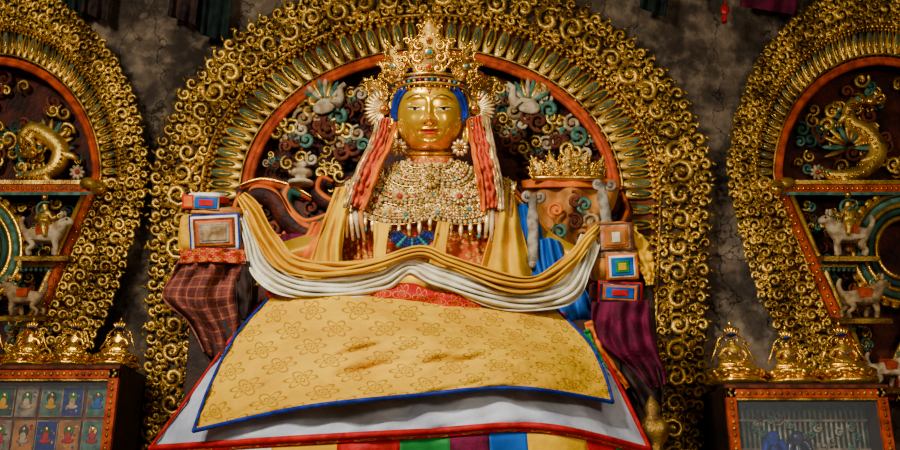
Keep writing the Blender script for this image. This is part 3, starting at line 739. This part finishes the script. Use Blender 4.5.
for x,y,m_ in ((585,205,TEAL2),(575,222,DARK),(592,222,CREAMD),(556,210,OSILK),(560,232,TEAL2),(556,256,DARK),(548,275,TEAL2),(575,200,BROWN)):
    b.scroll(PF(-1.3),x,y,11,random.random()*6,1,m_,1.4,.2); 
b.build('carved_posts',EV)
b=MB(); patch(b,[[(540,240,-1.62),(550,238,-1.68),(560,242,-1.6)],[(542,265,-1.62),(556,265,-1.7),(572,268,-1.6)],[(550,300,-1.68),(570,302,-1.78),(590,300,-1.68)],[(560,330,-1.7),(575,334,-1.84),(593,335,-1.7)]],30,24,BLUS,lambda u,v:.04*sin(u*18))
b.build('blue_silk_hanging',None,solid=.012)
b=MB(); patch(b,[[(282,234,-1.3),(300,234,-1.4),(318,236,-1.4)],[(278,255,-1.3),(300,258,-1.45),(320,262,-1.4)],[(290,285,-1.5),(305,288,-1.6),(322,288,-1.5)]],20,24,MAROON,lambda u,v:.04*sin(u*14)); b.build('maroon_silk_hanging',None,solid=.012)
b=MB()
C0=P(301,180,-.75)
b.lathe(C0,[(x*.0085,z*.0085) for x,z in ((0,-6),(14,-6),(15,-3),(9,-1),(6,2),(8,5),(13,7),(12,10),(5,12),(4,16),(7,18),(5,21),(0,26))],CREAM,18)
b.build('offering_torma',None)
# ---------------------------------------------------------------- lap cloth
EQ=empty('brocade_lap_cloth')
W=[[(262,300,-1.7),(330,292,-1.8),(420,300,-1.85),(500,308,-1.8),(562,313,-1.65)],
   [(226,345,-2.0),(320,336,-2.35),(420,336,-2.45),(510,341,-2.35),(600,352,-2.0)],
   [(190,395,-2.2),(300,385,-2.65),(420,378,-2.75),(520,378,-2.65),(624,395,-2.15)],
   [(150,448,-2.35),(290,439,-2.85),(420,432,-2.95),(540,426,-2.85),(650,450,-2.3)]]
Y=[[(270,297,-1.80),(312,286,-1.89),(420,295,-1.94),(500,303,-1.89),(556,309,-1.76)],
   [(236,335,-2.22),(320,330,-2.46),(420,330,-2.56),(510,335,-2.46),(588,341,-2.2)],
   [(210,385,-2.48),(310,370,-2.76),(420,363,-2.86),(515,360,-2.76),(604,372,-2.38)],
   [(193,431,-2.66),(300,408,-2.90),(410,396,-2.98),(515,388,-2.90),(613,402,-2.46)]]
def lf(u,v):
    e=min(1,v*4)
    n=noise.noise(Vector((u*4.5,v*3.5,1)))*.12+noise.noise(Vector((u*12+v*7,v*7,4)))*.045
    r1=-abs(sin(u*7-v*4+1.2))*.05; r2=-abs(sin(u*12+v*5))*.03*v
    return n*e+.02*sin(u*34+v*6)*(v**1.5)+.03*sin(u*9-v*7)+(r1+r2)*e+.05
b=MB(); patch(b,W,160,70,WHITE,lambda u,v:lf(u,v)+.018*sin(u*70+3*sin(v*5))*v); b.build('white_satin_border',EQ,solid=.01)
b=MB(); patch(b,Y,160,70,YBRO,lambda u,v:lf(u,v)+.03); b.build('yellow_brocade_panel',EQ,solid=.01)
b=MB()
def edge(pts_uv,w,mat,off=.025,rows=Y):
    pts=[]
    for u,v in pts_uv:
        q=cr([cr(r_,u) for r_ in rows],v); pts.append(P(q[0],q[1],q[2]-lf(u,v)-off-(.03 if rows is Y else 0)))
    b.tube(pts,w,mat,8)
edge([(i/80,1.0) for i in range(81)],.016,BLUE); edge([(0,i/60) for i in range(61)],.012,BLUE); edge([(1,i/60) for i in range(61)],.012,BLUE)
edge([(i/80,.999) for i in range(81)],.022,RED,rows=W); edge([(1,i/60) for i in range(61)],.018,RED,rows=W); edge([(0,i/60) for i in range(61)],.012,RED,rows=W)
b.build('piping',EQ)
b=MB()
HB=W[3]; HB2=[(x+(x-420)*.05,y+60,z+.02) for x,y,z in HB]
cols=[RED,CREAMS,YEL,RED,GREEN,MAROON,BLUS,YEL,RED,GREEN]
bounds=[0,.12,.22,.34,.46,.56,.64,.72,.84,.9,1]
for i,cm in enumerate(cols):
    a0,a1=bounds[i],bounds[i+1]
    def fn(u,v,a0=a0,a1=a1):
        uu=lerp(a0,a1,u); q=cr(HB,uu); r_=cr(HB2,uu); t=lerp(.10,1,v)
        return P(lerp(q[0],r_[0],t),lerp(q[1],r_[1],t),lerp(q[2],r_[2],t)-lf(uu,1)-.015*sin(uu*90)*v)
    b.grid(fn,14,6,cm)
def fn(u,v):
    q=cr(HB,u); r_=cr(HB2,u); t=lerp(0,.11,v); return P(lerp(q[0],r_[0],t),lerp(q[1],r_[1],t),q[2]-lf(u,1)-.012)
b.grid(fn,80,3,RBRO)
b.build('multicoloured_valance',EQ,solid=.008)
b=MB(); ribbon(b,[(268,299,-1.90,6),(300,289,-2.0,7),(340,289,-2.07,9),(400,295,-2.11,11),(450,303,-2.12,10),(490,308,-2.08,5)],RBRO,60,12,1,.02); b.build('red_brocade_cloth',EQ,solid=.01)
b=MB(); C0=P(656,470,-2.0); b.lathe(C0,[(r_*.0078,z_*.0078) for r_,z_ in ((0,0),(16,0),(18,6),(10,14),(7,22),(12,30),(16,38),(12,46),(6,52),(8,58),(5,64),(0,72))],GOLD2,20,8,.12)
b.build('brass_butter_lamp')
b=MB(); C1=P(662,470,-2.0); b.box(idf,C1.x-.2,C1.x+.25,-2.3,-1.7,1.41,C1.z,WOOD); b.build('lamp_stand',bev=.02)
# ---------------------------------------------------------------- cabinets
def figurine(px,zb,y,h):
    C0=Vector((P(px,345,y).x,y,zb)); E=empty('gilt_buddha_figurine')
    L=lambda a,b_,c_:C0+Vector((a,b_,c_))*h
    b=MB()
    b.lathe(C0,[(r_*h,z_*h) for r_,z_ in ((0,0),(.34,0),(.40,.04),(.42,.08),(.34,.12),(.31,.15),(.37,.18),(.41,.23),(.36,.26),(0,.26))],GOLD,36,14,.10)
    for i in range(14):
        a=2*pi*i/14; b.ell(lambda u,v,d:C0+Vector((u,v,d)),cos(a)*.37*h,sin(a)*.37*h,.2*h,.07*h,.07*h,.07*h,GOLD,6,5)
    b.build('lotus_base',E)
    V=[L(0,0,.34),L(0,0,.46),L(0,0,.58),L(0,-.01,.66),L(0,-.01,.73),L(.14,0,.57),L(.21,-.02,.44),L(.10,-.16,.38),L(-.14,0,.57),L(-.21,-.02,.44),L(-.08,-.17,.36),
       L(.26,-.10,.31),L(.02,-.20,.30),L(-.26,-.10,.31),L(-.02,-.23,.31)]
    skin('body',V,[(0,1),(1,2),(2,3),(3,4),(2,5),(5,6),(6,7),(2,8),(8,9),(9,10),(0,11),(11,12),(0,13),(13,14)],[h*x for x in (.11,.075,.085,.04,.075,.045,.035,.025,.045,.035,.025,.065,.035,.065,.035)],GOLD,E,0,2)
    b=MB(); ff=lambda u,v,d:C0+Vector((u*h,-d*h,v*h))
    for i in range(5):
        a=(i-2)*.42; b.ell(ff,sin(a)*.11,.81+.035*cos(a),.05*cos(a),.028,.07,.02,GOLD,6,5,rot=-a*.6)
    b.ell(ff,0,.86,-.02,.05,.09,.05,GOLD,8,6); b.ell(ff,0,.96,-.02,.022,.06,.022,GOLD,6,5)
    b.ell(ff,0,.79,0,.085,.03,.085,BLUE,10,5)
    for sg in (1,-1):
        b.ell(ff,sg*.032,.735,.07,.014,.006,.006,BLACK,6,4)
        b.tube([ff(sg*.09,.80,-.02),ff(sg*.19,.72,-.04),ff(sg*.25,.55,-.04),ff(sg*.34,.38,0)],[h*.012,h*.018,h*.022,h*.012],GOLD,6)
        b.scroll(ff,sg*.2,.64,.06,0,sg,GOLD,1,.22)
        b.ell(ff,sg*.085,.70,.0,.015,.05,.015,GOLD,6,5)
    b.ell(ff,0,.715,.08,.012,.02,.014,GOLD,6,4); b.ell(ff,0,.69,.07,.022,.006,.008,LIP,6,4)
    for k in range(9): b.ell(ff,(k-4)*.024,.55-.06*(1-((k-4)/4)**2),.095,.014,.014,.014,TURQ if k%2 else CORAL,6,4)
    b.build('crown_and_jewellery',E)
def cab(pl,pr,pt,yf,figs,left):
    zt=P(400,pt,yf).z; xl=P(pl,pt,yf).x; xr=P(pr,pt,yf).x
    E=empty('glass_display_cabinet')
    b=MB(); bw=.085
    b.box(idf,xl,xr,yf+.0,yf+.72,zt-.06,zt,WOOD); b.box(idf,xl,xr,yf,yf+.72,1.4,1.5,WOOD)
    b.box(idf,xl,xl+.05,yf+.02,yf+.7,1.4,zt-.05,WOOD); b.box(idf,xr-.05,xr,yf+.02,yf+.7,1.4,zt-.05,WOOD); b.box(idf,xl,xr,yf+.62,yf+.7,1.4,zt-.05,WOOD)
    b.build('case',E,bev=.008)
    b=MB()
    for x0,x1,z0,z1 in ((xl,xr,zt-.13,zt-.05),(xl,xl+bw,1.5,zt-.05),(xr-bw,xr,1.5,zt-.05),(xl,xr,1.5,1.62)):
        b.box(idf,x0,x1,yf-.03,yf+.02,z0,z1,ORANGE)
    fz=lambda u,v,d:Vector((u,yf-.035-d,v))
    n=int((xr-xl)/.055)
    for i in range(n): b.ell(fz,xl+(i+.5)*(xr-xl)/n,zt-.09,0,.016,.022,.01,GOLD2,6,4,rot=.5*(-1)**i); 
    m_=int((zt-1.6)/.055)
    for i in range(m_):
        for x in (xl+bw/2,xr-bw/2): b.ell(fz,x,1.6+i*.055,0,.016,.020,.01,GOLD2,6,4)
    b.box(idf,xl-.01,xr+.01,yf-.05,yf+.0,zt-.05,zt-.02,BROWN)
    b.box(idf,xl+bw,xr-bw,yf-.02,yf+.01,zt-.15,zt-.13,GOLD2)
    b.build('carved_frame',E,bev=.005)
    b=MB(); 
    if left:
        fzz=lambda u,v,d:Vector((u,yf+.10-d,v)); ncol=int((xr-xl-.25)/.2)
        b.box(idf,xl+.06,xr-.06,yf+.12,yf+.14,1.55,zt-.1,BROWN)
        for r_ in range(4):
            for i in range(ncol):
                x=xr-.21-i*.2+random.uniform(-.01,.01); z=zt-.31-r_*.29
                bg=random.choice((TEAL2,CREAMD,BLUE,BROWN,TAN,GREYC,TEAL,GREYC)); 
                b.box(fzz,x-.092,x+.092,z-.13,z+.13,-.01,.0,CREAMD); b.box(fzz,x-.084,x+.084,z-.12,z+.12,.0,.004,bg)
                for q in range(10): b.ell(fzz,x+random.uniform(-.07,.07),z+random.uniform(-.1,.1),.003,random.uniform(.008,.02),random.uniform(.008,.02),.002,random.choice((RED,CREAM,TEAL2,GOLD2,BLUS,BROWN,DARK)),6,3)
                rb=random.choice((RED,OSILK,YEL,MAROON,BROWN,CREAM,BLUS))
                b.ell(fzz,x,z+.035,.004,.045,.05,.003,random.choice((GREEN,TEAL,GOLD2)),10,4)
                b.ell(fzz,x,z-.045,.006,.055,.022,.004,rb,10,4); b.ell(fzz,x,z-.01,.008,.030,.045,.004,rb,10,4); b.ell(fzz,x,z+.052,.01,.018,.022,.004,GOLD,8,4)
        b.build('deity_prints',E)
    else:
        b.box(idf,xl+.06,xr-.06,yf+.30,yf+.32,1.5,zt-.1,TEAL2)
        for i in range(26):
            x=lerp(xl+.12,xr-.12,i/25); b.tube([Vector((x,yf+.26,z)) for z in (1.55,2.0,zt-.2)],.010,GREYC,6)
        for i in range(40): b.scroll(lambda u,v,d:Vector((u,yf+.25-d,v)),random.uniform(xl+.15,xr-.15),random.uniform(1.9,zt-.25),.05,random.random()*6,1,random.choice((GREYC,DARK,TEAL2)),1.2,.2)
        for z in (1.8,2.15,2.4): b.box(idf,xl+.08,xr-.08,yf+.24,yf+.27,z,z+.02,GREYC)
        b.build('lattice_backing',E)
        for x,mm in ((lerp(xl,xr,.30),BLUE),(lerp(xl,xr,.45),NAVY)):
            V=[Vector((x,yf+.12,z)) for z in (1.95,2.12,2.24,2.32)]+[Vector((x+s_*.07,yf+.1,2.2)) for s_ in (1,-1)]+[Vector((x+s_*.11,yf+.07,2.06)) for s_ in (1,-1)]+[Vector((x+s_*.06,yf+.1,1.75)) for s_ in (1,-1)]+[Vector((x+s_*.07,yf+.1,1.55)) for s_ in (1,-1)]
            skin('blue_deity_doll',V,[(0,1),(1,2),(2,3),(2,4),(2,5),(4,6),(5,7),(0,8),(0,9),(8,10),(9,11)],[.07,.06,.04,.05,.035,.035,.025,.025,.045,.045,.04,.04],mm,E,0,2)
    m,nt,bs=newmat('cabinet_glass'); bs.inputs['Base Color'].default_value=(.3,.35,.38,1); bs.inputs['Roughness'].default_value=.03; bs.inputs['Alpha'].default_value=.08
    b=MB(); b.box(idf,xl+bw,xr-bw,yf,yf+.006,1.6,zt-.15,m); b.build('glass_pane',E)
    for px,h in figs: figurine(px,zt,yf+.28,h)
cab(-70,121,364,-1.2,((30,.47),(74,.47),(118,.47),(-14,.47)),True)
cab(724,884,383,-1.2,((732,.60),(787,.56),(842,.60)),False)
# ---------------------------------------------------------------- hangings on the wall
for x0,x1,y0,y1,m_ in ((60,84,-40,30,DUSK),(80,112,-40,12,DUSK2),(168,200,-40,16,DUSK2),(200,232,-40,34,DUSK),(640,670,-40,8,DUSK),(740,800,-40,6,MAROON)):
    b=MB(); patch(b,[[(x0,y0,-.16),(x1,y0,-.16)],[(x0+3,(y0+y1)/2,-.18),(x1,(y0+y1)/2,-.18)],[(x0,y1,-.2),(x1-5,y1+9,-.2)]],30,16,m_,lambda u,v:.05*sin(u*15)*v+.03*noise.noise(Vector((u*4,v*4,x0)))); b.build('hanging_prayer_cloth',None,solid=.01)
b=MB(); b.tube([P(725,-30,-.4),P(725,0,-.4),P(725,9,-.4)],.006,RED,6); b.ell(PF(-.4),725,10,0,5,6,5,CORAL,10,7); b.tube([P(725,14,-.4),P(724,22,-.4)],[.02,.035],RED,8); b.build('hanging_red_tassel')
b=MB(); a=P(450,-12,-.3); b.box(idf,-8.1,8.1,-.28,-.01,a.z+.35,a.z+.6,WOOD); b.build('ceiling_beam',bev=.02)
# ---------------------------------------------------------------- light, camera
w=bpy.data.worlds.new('World'); bpy.context.scene.world=w; w.use_nodes=True
bg=w.node_tree.nodes['Background']; bg.inputs[0].default_value=(1,.90,.74,1); bg.inputs[1].default_value=.30
def light(name,kind,loc,tgt,size,e,colr,ang=50):
    l=bpy.data.lights.new(name,kind); l.energy=e; l.color=colr
    if kind=='AREA': l.size=size
    else: l.shadow_soft_size=size; l.spot_size=math.radians(ang); l.spot_blend=1
    o=bpy.data.objects.new(name,l); bpy.context.collection.objects.link(o); o.location=loc
    o.rotation_euler=(Vector(tgt)-Vector(loc)).to_track_quat('-Z','Y').to_euler()
light('added_key_area','AREA',(-5.0,-9.0,7.0),(0,-1,3.8),1.3,620,(1,.93,.80))  # added soft key from front left, stands in for daylight; no window modelled
light('added_fill_area','AREA',(3.8,-9.6,4.2),(0,-1,4),1.2,190,(1,.86,.66))  # added warm fill from front right, no lamp there
light('added_statue_spot','SPOT',(-2.6,-8.4,6.8),(-.15,-1.6,3.7),.30,3000,(1,.96,.88),50)  # added key that brightens the statue and leaves the corners dark
cd=bpy.data.cameras.new('camera'); cd.lens=36; cd.sensor_width=36
co=bpy.data.objects.new('camera',cd); bpy.context.collection.objects.link(co); co.location=CAM; co.rotation_euler=(pi/2+T,0,0)
bpy.context.scene.camera=co
